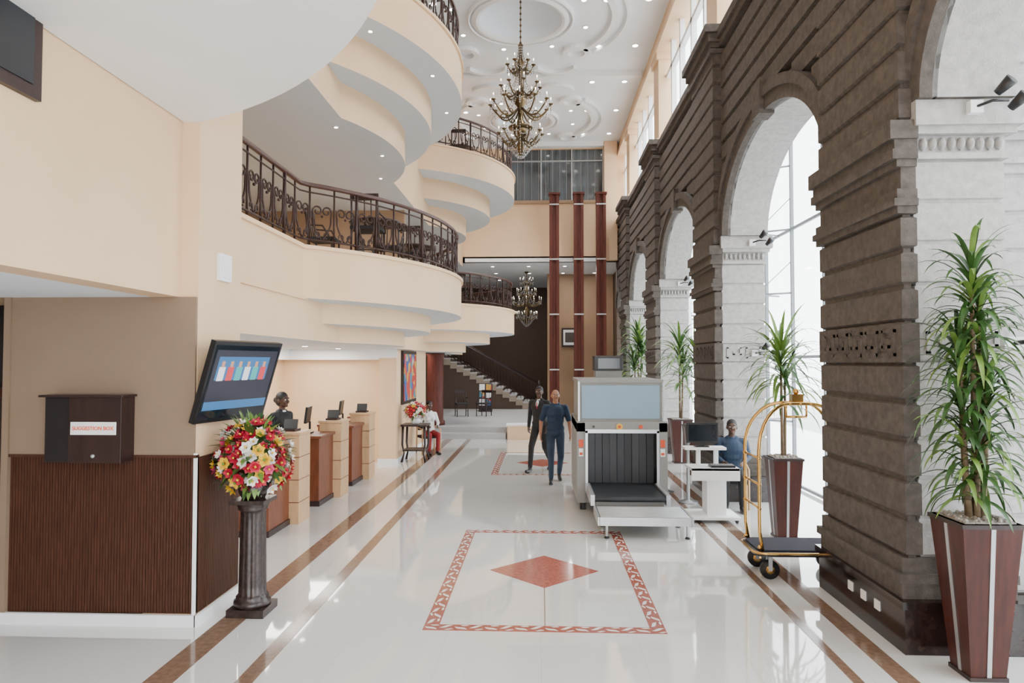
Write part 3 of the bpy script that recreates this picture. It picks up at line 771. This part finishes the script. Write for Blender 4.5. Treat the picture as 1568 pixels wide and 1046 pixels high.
b.box(x0+.17,x1-.17,y0+.5,y0+.52,.3,1.22,BLACK)
for x in(x0+.135,x1-.14): b.box(x,x+.005,y0+.02,y0+.5,.34,1.22,CURT)
b.box(x0+.2,x1-.2,9.75,y0+.4,.33,.40,RUBBER); b.box(x0+.14,x0+.2,9.72,y0,.28,.43,STEEL); b.box(x1-.2,x1-.14,9.72,y0,.28,.43,STEEL)
b.tube([(x0+.2,9.75,.365),(x1-.2,9.75,.365)],.035,RUBBER,12)
b.box(x0+.22,x1-.22,9.8,y0,.2,.33,GREYP)
b.box(x0+.2,x1+.0,9.02,9.72,.2,.255,GREYP); b.box(x0+.2,x1+.0,9.0,9.03,.17,.28,STEEL); b.box(x0+.18,x0+.21,9.0,9.74,.17,.28,STEEL); b.box(x1-.01,x1+.02,9.0,9.74,.17,.28,STEEL)
for i in range(9): b.tube([(x0+.22,9.08+i*.075,.262),(x1-.02,9.08+i*.075,.262)],.024,STEEL,10)
for x,y in((x0+.3,9.05),(x1-.05,9.05),(x0+.3,9.7),(x1-.05,9.7)):
    b.tube([(x,y,0),(x,y,.2)],.018,STEEL,8); b.lathe(x,y,[(.035,0),(.035,.015),(.015,.03)],BLACK,10)
for x in(x0+.1,x1-.1):
    for y in(y0+.12,y1-.15): b.lathe(x,y,[(.05,0),(.05,.1),(.03,.12)],BLACK,12)
def disc(x,y,z,r,m):
    N=16; vs=[(x+r*cos(2*pi*k/N),y,z+r*sin(2*pi*k/N)) for k in range(N)]+[(x+r*cos(2*pi*k/N),y+.02,z+r*sin(2*pi*k/N)) for k in range(N)]
    b.add(vs,[tuple(range(N))]+[(k,N+k,N+(k+1)%N,(k+1)%N) for k in range(N)],m)
disc(1.22,y0-.012,1.3,.05,YEL); disc(1.22,y0-.014,1.3,.025,STICK); disc(1.55,y0-.02,1.3,.03,STICK); disc(.82,y0-.015,1.3,.02,BLACK)
for x in(x0+.03,x1-.11):
    b.box(x,x+.07,y0-.004,y0,.98,1.1,STICK); b.box(x,x+.07,y0-.004,y0,.84,.96,SIGNW); b.box(x+.01,x+.06,y0-.006,y0,.86,.9,STICK)
b.build('xray_baggage_scanner',bevel=.006)
b=MB(); b.box(1.0,1.48,12.55,13.0,0,2.15,GREYP); b.box(.98,1.5,12.53,13.02,2.15,2.42,BLACK); b.box(1.04,1.44,12.52,12.53,2.18,2.38,SCREEN); b.build('control_cabinet',bevel=.005)
b=MB()
b.box(2.16,2.85,9.95,10.4,.74,.78,WHITE); b.box(2.4,2.68,10.05,10.35,.08,.74,WHITE); b.box(2.1,2.85,9.9,10.5,.05,.09,WHITE)
b.box(2.16,2.85,9.95,9.97,.6,.78,WHITE)
for x,y in((2.15,9.95),(2.8,9.95),(2.15,10.45),(2.8,10.45)): b.ball((x,y,.03),.03,BLACK,8)
b.box(2.3,2.36,10.25,10.31,.78,1.05,WHITE); b.box(2.56,2.62,10.25,10.31,.78,1.05,WHITE); b.box(2.1,2.7,10.1,10.33,1.02,1.06,WHITE)
b.build('operator_desk',bevel=.005)
b=MB()
x,w=2.36,.46
b.box(x-w/2,x+w/2,10.12,10.16,1.12,1.42,BLACK); b.box(x-w/2+.03,x+w/2-.03,10.11,10.12,1.15,1.39,SCREEN); b.box(x-.04,x+.04,10.16,10.22,1.065,1.3,BLACK); b.box(x-.1,x+.1,10.12,10.28,1.062,1.075,BLACK)
b.build('operator_monitor',bevel=.004)
b=MB(); b.box(2.45,2.8,10.0,10.18,.782,.81,BLACK)
for i in range(10):
    for j in range(4): b.box(2.465+i*.033,2.49+i*.033,10.01+j*.04,10.04+j*.04,.81,.818,GREYP)
b.build('keyboard')
for (x,y) in((2.42,11.4),(2.2,12.3)):
    b=MB(); b.lathe(x,y,[(.16,0),(.16,.02),(.03,.05),(.025,.95),(.035,.97),(.03,1.02)],STEEL,18); b.build('queue_stanchion')

# ------------------------------------------------------------ luggage cart
b=MB(); X0,X1,Y0,Y1=2.27,3.35,7.36,7.96
def rr(x0,x1,y0,y1,r,n=6):
    o=[]
    for cx,cy,a in((x1-r,y1-r,0),(x0+r,y1-r,pi/2),(x0+r,y0+r,pi),(x1-r,y0+r,3*pi/2)):
        for i in range(n+1): o.append((cx+r*cos(a+pi/2*i/n),cy+r*sin(a+pi/2*i/n)))
    return o
b.prism(rr(X0,X1,Y0,Y1,.12),.25,.30,BLACK); b.prism(rr(X0+.03,X1-.03,Y0+.03,Y1-.03,.1),.30,.315,CARPET)
b.tube([(x,y,.285) for x,y in rr(X0-.01,X1+.01,Y0-.01,Y1+.01,.13)],.014,BRASS,8,True)
for x in(X0+.16,X1-.16):
    for y in(Y0+.08,Y1-.08):
        path=[(x,y-.022,.1),(x,y+.022,.1)]
        b.tube(path,.1,BLACK,20); b.tube([(x,y-.026,.1),(x,y+.026,.1)],.045,BRASS,14)
        b.box(x-.02,x+.02,y-.035,y-.027,.09,.25,STEEL); b.box(x-.02,x+.02,y+.027,y+.035,.09,.25,STEEL)
for y in(Y0+.05,Y1-.05):
    path=[(X0+.08,y,.3),(X0+.05,y,.5),(X0+.05,y,1.35)]
    yc=(Y0+Y1)/2
    for i in range(1,9):
        a=i/8*pi/2; path.append((X0+.05+.38*(1-cos(a)),y+(yc-y)*.55*sin(a)*(i/8),1.35+.5*sin(a)))
    mid=[(X1-(p[0]-X0),p[1],p[2]) for p in path[::-1]]
    b.tube(path+mid,.019,BRASS,10)
for z in(.75,1.0,1.28):
    b.tube([(X0+.05,Y0+.05,z),(X0+.05,Y1-.05,z)],.012,BRASS,8); b.tube([(X1-.05,Y0+.05,z),(X1-.05,Y1-.05,z)],.012,BRASS,8)
for p in((X0+.05,Y0+.05),(X0+.05,Y1-.05),(X1-.05,Y0+.05),(X1-.05,Y1-.05)):
    for z in(.75,1.0,1.28,.34): b.ball((p[0],p[1],z),.026,BRASS,8)
yc=(Y0+Y1)/2; xm=(X0+X1)/2
for x in(X0+.43,xm,X1-.43): b.tube([(x,yc-.14,1.85),(x,yc+.14,1.85)],.014,BRASS,8)
b.tube([(X0+.43,yc,1.7),(X1-.43,yc,1.7)],.014,BRASS,8)
for x in(X0+.43,X1-.43): b.tube([(x,yc,1.7),(x,yc,1.86)],.012,BRASS,8)
b.box(xm-.06,xm+.06,yc-.05,yc+.05,1.85,1.95,BRASS); b.ball((xm,yc,1.98),.035,BRASS,10)
b.build('luggage_cart')

# ------------------------------------------------------------ spotlights / fixtures
def spots(x,y,z,big=False):
    b=MB(); m=BLACK; s=1.5 if big else 1
    b.box(x-.05*s,x+.05*s,y-.06,y+.0,z-.05,z+.05,WHITE)
    b.tube([(x,y-.05,z),(x+.08*s,y-.12*s,z+.02),(x+.2*s,y-.12*s,z+.02)],.012*s,m,8)
    for dx,dz in((.1,.07),(.2,-.05)):
        b.tube([(x+dx*s,y-.14*s,z+dz*s),(x+dx*s+.05*s,y-.24*s,z+(dz+.07)*s)],[.03*s,.05*s],m,14)
    b.build('wall_spotlight')
spots(3.44,5.53,4.32); spots(3.70,5.55,2.45,True); spots(3.5,11.43,4.28); spots(3.5,17.33,4.28); spots(3.55,11.53,2.45)
b=MB(); b.box(3.6,3.69,5.6,5.65,2.1,2.2,WHITE); b.ball((3.64,5.6,2.15),.02,BLACK,8); b.build('wall_socket')
b=MB()
for y in(5.95,6.2,6.45): b.box(2.85,2.86,y,y+.09,.2,.28,SIGNW)
b.build('wall_plinth_socket')
b=MB(); b.tube([(3.78,5.77,.43),(3.78,5.77,7.5)],.012,WSTEEL,8); b.build('wall_conduit')

# ------------------------------------------------------------ people
def capsule(a,c,ra,rb,n=14):
    a=Vector(a);c=Vector(c); t=(c-a); L=t.length
    if L<1e-6: t=Vector((0,0,1))
    t.normalize(); u=t.orthogonal().normalized(); w=t.cross(u); rings=[]
    for i in range(1,5): an=-pi/2+i*pi/8; rings.append((a+t*ra*sin(an),ra*cos(an)))
    for i in range(0,4): an=i*pi/8; rings.append((c+t*rb*sin(an),rb*cos(an)))
    vs=[a-t*ra]
    for p,r in rings:
        for k in range(n): vs.append(p+(u*cos(2*pi*k/n)+w*sin(2*pi*k/n))*r)
    vs.append(c+t*rb); fs=[]
    for k in range(n): fs.append((0,1+(k+1)%n,1+k))
    R=len(rings)
    for i in range(R-1):
        for k in range(n): q=1+i*n; fs.append((q+k,q+(k+1)%n,q+n+(k+1)%n,q+n+k))
    q=1+(R-1)*n; Lx=len(vs)-1
    for k in range(n): fs.append((q+k,q+(k+1)%n,Lx))
    return vs,fs
def person(name,pose,M,loc,rot,hair='bald',scale=1,female=False,jacket=False,long_sleeve=True,voxel=.0085):
    prims=[]
    def C(a,c,ra,rb,m): prims.append(('c',Vector(a),Vector(c),ra,rb,m))
    def El(c,r,m): prims.append(('e',Vector(c),Vector(r),0,0,m))
    dz=pose.get('pelvis',.95)-.95; lean=pose.get('lean',0)
    def T(x,y,z): return Vector((x,y-lean*(z-.95),z+dz))
    top,bot,sk=M['top'],M['bottom'],M['skin']; k=.9 if female else 1
    El(T(0,.01,.97),(.165,.125,.13),bot); El(T(0,.0,1.1),(.155*k,.12,.14),top); El(T(0,.0,1.2),(.168*k,.122,.16),top)
    El(T(0,-.005,1.33),(.19*k,.125,.17),top)
    El(T(0,.01,1.0 if jacket else 1.03),(.18*k,.137,.12),top)
    if female: El(T(.07,-.1,1.3),(.06,.055,.06),top); El(T(-.07,-.1,1.3),(.06,.055,.06),top)
    C(T(-.15*k,.01,1.43),T(.15*k,.01,1.43),.062,.062,top); C(T(-.05,.01,1.47),T(.05,.01,1.47),.06,.06,top)
    C(T(0,.015,1.47),T(0,.0,1.58),.055*k,.05*k,sk)
    El(T(0,.012,1.492),(.068,.068,.024),M.get('collar',top))
    if jacket: El(T(0,-.095,1.40),(.035,.035,.09),M.get('collar',top)); El(T(0,-.118,1.38),(.012,.02,.08),FRED)
    hy=T(0,0,1.66).y
    def H(x,y,z): 
        v=RZ(pose.get('headrot',0))@Vector((x,y,0)); return Vector((v.x,v.y+hy,z+dz))
    hr=pose.get('headrot',0)
    El(H(0,.005,1.675),(.075,.092,.1),sk); El(H(0,-.02,1.615),(.058,.068,.062),sk); C(H(0,-.075,1.575),H(0,-.07,1.58),.022,.022,sk)
    C(H(0,-.09,1.668),H(0,-.112,1.638),.010,.016,sk)
    for s in(-1,1):
        El(H(s*.077,.012,1.65),(.013,.02,.03),sk); C(H(s*.045,-.077,1.69),H(s*.015,-.088,1.69),.010,.010,sk)
        El(H(s*.035,-.07,1.63),(.022,.02,.02),sk)
    if hair=='short': El(H(0,.018,1.7),(.082,.095,.088),M['hair']); El(H(0,.04,1.66),(.078,.075,.08),M['hair'])
    if hair=='balding': El(H(0,.045,1.655),(.083,.068,.055),M['hair'])
    if hair=='bun':
        El(H(0,.02,1.7),(.085,.098,.092),M['hair']); El(H(0,.045,1.65),(.08,.08,.09),M['hair']); El(H(0,.12,1.66),(.05,.05,.05),M['hair'])
    for s,S in((-1,'R'),(1,'L')):
        hp=Vector((s*.09,.01,.93+dz)); kn=Vector(pose['knee'+S]); an=Vector(pose['ankle'+S]); toe=Vector(pose['toe'+S])
        C(hp,kn,.092,.065,bot); C(kn,an+(kn-an).normalized()*.03,.063,.048,bot)
        C(an+Vector((0,0,-.005)),an+Vector((0,0,-.03)),.042,.042,M['shoe']); d=(toe-an)
        C(an+Vector((0,0,-.05))-d*.2,an+Vector((0,0,-.05))+d*.55,.038,.042,M['shoe']); C(an+Vector((0,0,-.05))+d*.3,toe,.042,.032,M['shoe'])
        sh=T(s*.19*k,.01,1.43); el=Vector(pose['elbow'+S]); wr=Vector(pose['wrist'+S]); hd=Vector(pose.get('hand'+S,(0,0,-1))).normalized()
        if long_sleeve: C(sh,el,.062*k,.049*k,top); C(el,wr,.048*k,.036*k,top); C(wr,wr+hd*.03,.026,.026,sk)
        else:
            C(sh,sh.lerp(el,.8),.064*k,.056*k,top); C(sh.lerp(el,.7),el,.044*k,.042*k,sk); C(el,wr,.042*k,.027*k,sk)
        pn=Vector((1,0,0)) if abs(hd.x)<.7 else Vector((0,0,1))
        sd=hd.cross(pn).normalized(); pc=wr+hd*.055
        C(wr+hd*.025-sd*.016,pc+hd*.03-sd*.024,.017,.014,sk); C(wr+hd*.025+sd*.016,pc+hd*.03+sd*.024,.017,.014,sk); C(wr+hd*.02,pc+hd*.03,.02,.015,sk)
        cv=-pn*s if abs(hd.x)<.7 else Vector((0,0,-1))
        for i,(o,L) in enumerate(((-.03,.062),(-.0105,.075),(.0105,.07),(.03,.055))):
            b0=pc+hd*.035+sd*o; b1=b0+hd*L*.5+cv*L*.12; b2=b1+hd*L*.3+cv*L*.35
            C(b0,b1,.0095,.009,sk); C(b1,b2,.009,.008,sk)
        t0=wr+hd*.03-sd*.025; t1=t0-sd*.025+hd*.03+cv*.01; C(t0,t1,.013,.011,sk); C(t1,t1+hd*.03+cv*.012,.011,.009,sk)
    vs=[];fs=[]
    for t,a,c,ra,rb,m in prims:
        o=len(vs)
        if t=='c': v,f=capsule(a,c,ra,rb)
        else:
            tmp=MB(); tmp.ball((0,0,0),(c.x,c.y,c.z),sk,18); Q=RZ(hr) if a.z>1.52+dz else Matrix.Identity(3)
            v=[a+Q@Vector(p) for p in tmp.v]; f=tmp.f
        vs+=[tuple(p) for p in v]; fs+=[tuple(i+o for i in q) for q in f]
    me=bpy.data.meshes.new('tmp'); me.from_pydata(vs,[],fs); ob=bpy.data.objects.new('tmp',me); COL.objects.link(ob)
    r=ob.modifiers.new('r','REMESH'); r.mode='VOXEL'; r.voxel_size=voxel
    sm=ob.modifiers.new('s','SMOOTH'); sm.factor=.5; sm.iterations=3
    dg=bpy.context.evaluated_depsgraph_get(); ev=ob.evaluated_get(dg); nm=bpy.data.meshes.new_from_object(ev)
    bpy.data.objects.remove(ob)
    n=len(nm.polygons); P=np.empty(n*3); nm.polygons.foreach_get('center',P); P=P.reshape(-1,3)
    best=np.full(n,1e9); idx=np.zeros(n,int); ml=[]
    for t,a,c,ra,rb,m in prims:
        if m not in ml: ml.append(m)
        A=np.array(a)
        if t=='c':
            D=np.array(c)-A; L2=max(1e-9,D@D); tt=np.clip(((P-A)@D)/L2,0,1); d=np.linalg.norm(P-A-tt[:,None]*D,axis=1)-(ra+(rb-ra)*tt)
        else:
            R=np.array(c); q=P-A
            if a.z>1.52+dz:
                cs,sn=cos(-hr),sin(-hr); q=np.stack([q[:,0]*cs-q[:,1]*sn,q[:,0]*sn+q[:,1]*cs,q[:,2]],1)
            nn_=np.linalg.norm(q/R,axis=1); d=np.linalg.norm(q,axis=1)*(1-1/np.maximum(nn_,1e-6))
        s=d<best; best[s]=d[s]; idx[s]=ml.index(m)
    nm.materials.clear()
    for m in ml: nm.materials.append(m)
    nm.polygons.foreach_set('material_index',idx.astype(np.int32)); nm.polygons.foreach_set('use_smooth',[True]*n); nm.update()
    E=empty(name); bo=bpy.data.objects.new('body',nm); COL.objects.link(bo); bo.parent=E
    f=MB()
    for s in(-1,1):
        p=H(s*.032,-.079,1.668); f.ball(p,(.014,.010,.009),SIGNW,10); q=H(s*.032,-.0875,1.668); f.ball(q,(.006,.004,.006),BLACK,8)
        f.tube([H(s*.05,-.080,1.693),H(s*.033,-.093,1.698),H(s*.016,-.094,1.692)],.004,M['hair'],6)
    f.tube([H(-.024,-.080,1.602),H(0,-.091,1.600),H(.024,-.080,1.602)],[.003,.006,.003],M['lip'],8)
    f.build('face_details',E)
    E.location=loc; E.rotation_euler=(0,0,rot); E.scale=(scale,)*3
    return E
SK1=mat('skin_tan',(.32,.15,.085),.5); SK2=mat('skin_brown',(.075,.032,.018),.5); LIP=mat('lips',(.2,.06,.045),.5)
HB=mat('hair_black',(.006,.005,.005),.6); HG=mat('hair_grey',(.2,.18,.16),.7)
NAVY=mat('navy_shirt',(.010,.028,.065),.75,var=.2); JEAN=mat('dark_jeans',(.020,.040,.075),.8,var=.25); SUIT=mat('black_suit',(.006,.006,.008),.7)
SHOE=mat('shoe_black',(.01,.01,.012),.4); SHIRTW=mat('white_shirt',(.7,.7,.7),.6); BLUEU=mat('blue_uniform',(.014,.035,.075),.7); REDS=mat('red_skirt',(.25,.01,.015),.7)
person('man_walking',dict(kneeR=(-.10,-.16,.52),ankleR=(-.10,-.16,.095),toeR=(-.12,-.34,.035),
    kneeL=(.10,-.03,.50),ankleL=(.10,.25,.15),toeL=(.11,.10,.035),
    elbowR=(-.27,.06,1.16),wristR=(-.29,-.04,.93),handR=(0,-.25,-1),elbowL=(.27,-.02,1.15),wristL=(.27,-.16,.95),handL=(0,-.35,-1),lean=.03),
    dict(skin=SK1,top=NAVY,bottom=JEAN,shoe=SHOE,hair=HG,lip=LIP),(.28,13.2,0),.08,'balding',1.0,long_sleeve=False)
person('man_in_suit',dict(kneeR=(-.10,-.20,.53),ankleR=(-.10,-.26,.10),toeR=(-.10,-.44,.05),
    kneeL=(.10,.04,.50),ankleL=(.10,.33,.17),toeL=(.10,.2,.04),
    elbowR=(-.27,.08,1.17),wristR=(-.27,.02,.93),handR=(0,-.1,-1),elbowL=(.26,-.03,1.16),wristL=(.25,-.17,.96),handL=(0,-.3,-1),lean=.04,headrot=.3),
    dict(skin=SK2,top=SUIT,bottom=SUIT,shoe=SHOE,hair=HB,lip=LIP,collar=SHIRTW),(-.02,14.5,0),-.45,'short',1.01,jacket=True)
person('receptionist',dict(kneeR=(-.09,.0,.5),ankleR=(-.09,.03,.08),toeR=(-.1,-.14,.035),kneeL=(.09,.0,.5),ankleL=(.09,.03,.08),toeL=(.1,-.14,.035),
    elbowR=(-.24,.02,1.17),wristR=(-.16,-.2,1.12),handR=(.3,-1,-.1),elbowL=(.24,.02,1.17),wristL=(.16,-.2,1.12),handL=(-.3,-1,-.1),lean=.06),
    dict(skin=SK2,top=SUIT,bottom=SUIT,shoe=SHOE,hair=HB,lip=LIP,collar=SHIRTW),(-4.07,10.55,0),1.2,'bun',1.03,female=True)
def seated(): return dict(pelvis=.56,kneeR=(-.12,-.43,.52),ankleR=(-.12,-.40,.09),toeR=(-.13,-.58,.035),kneeL=(.12,-.43,.52),ankleL=(.12,-.38,.09),toeL=(.13,-.56,.035),
    elbowR=(-.25,-.05,.80),wristR=(-.15,-.27,.74),handR=(.2,-1,-.1),elbowL=(.25,-.05,.80),wristL=(.15,-.27,.74),handL=(-.2,-1,-.1),lean=.08)
person('security_operator',seated(),dict(skin=SK2,top=BLUEU,bottom=SUIT,shoe=SHOE,hair=HB,lip=LIP),(3.05,11.1,0),-.2,'short',1.0)
person('seated_woman',seated(),dict(skin=SK2,top=SHIRTW,bottom=REDS,shoe=SHOE,hair=HB,lip=LIP),(-2.85,17.3,0),.5,'bun',.95,female=True)
def office_chair(x,y,rot,name='armchair',c=LWOOD):
    b=MB(); M=RZ(rot)
    def T(p): v=M@Vector(p); return (v.x+x,v.y+y,v.z)
    for sx in(-.24,.24):
        b.tube([T((sx,-.22,0)),T((sx,-.21,.62)),T((sx,.2,.64))],.018,c,8); b.tube([T((sx,.25,0)),T((sx,.22,.42)),T((sx*.9,.3,.92))],.02,c,8)
    b.obox(T((0,.02,.415)),(.46,.46,.06),M,FABR); b.obox(T((0,.27,.72)),(.4,.04,.32),M@Matrix.Rotation(-.15,3,'X'),FABR); b.build(name)
office_chair(3.05,11.12,-.2); office_chair(-2.85,17.32,.5)

# ------------------------------------------------------------ light
w=bpy.data.worlds.new('World'); scene.world=w; w.use_nodes=True; nt=w.node_tree
bg=nt.nodes['Background']; bg.inputs['Color'].default_value=(.94,.97,1,1); bg.inputs['Strength'].default_value=8.6
def area(name,loc,size,power,col=(1,.95,.88),rot=(0,0,0),sy=None):
    l=bpy.data.lights.new(name,'AREA'); l.energy=power; l.color=col; l.size=size
    if sy: l.shape='RECTANGLE'; l.size_y=sy
    o=bpy.data.objects.new(name,l); COL.objects.link(o); o.location=loc; o.rotation_euler=rot; return o
for y in(8.2,10.4,12.6,14.6): area('reception_fill_light',(-4.9,y,2.58),1.1,45)  # added fill lights that brighten the reception nook
for x,y in((-2,29),(1.5,29),(-2,33)): area('rear_fill_light',(x,y,6.25),.6,80)  # added fill lights for the rear lobby
for y in(9.5,12.5,15): area('balcony_fill_light',(-5,y,6.08),.4,25)  # added fill under the upper balcony soffit
area('balcony_fill_light',(-4,21,2.58),.8,45)  # added fill under the lower balcony
for x,y in((1.5,15.5),(1.5,22),(-1.5,23)):  # added spots that brighten the far end of the hall
    l=bpy.data.lights.new('hall_fill_spot','SPOT'); l.energy=1200; l.spot_size=2.2; l.spot_blend=.8; l.shadow_soft_size=.15; l.color=(1,.98,.95)
    o=bpy.data.objects.new('hall_fill_spot',l); COL.objects.link(o); o.location=(x,y,10.95)

cam=bpy.data.cameras.new('Camera'); co=bpy.data.objects.new('Camera',cam); COL.objects.link(co)
cam.lens=24; cam.sensor_width=36; cam.clip_end=200
co.location=(0,0,2.3); co.rotation_euler=(math.radians(91.75),0,math.radians(2.41)); scene.camera=co
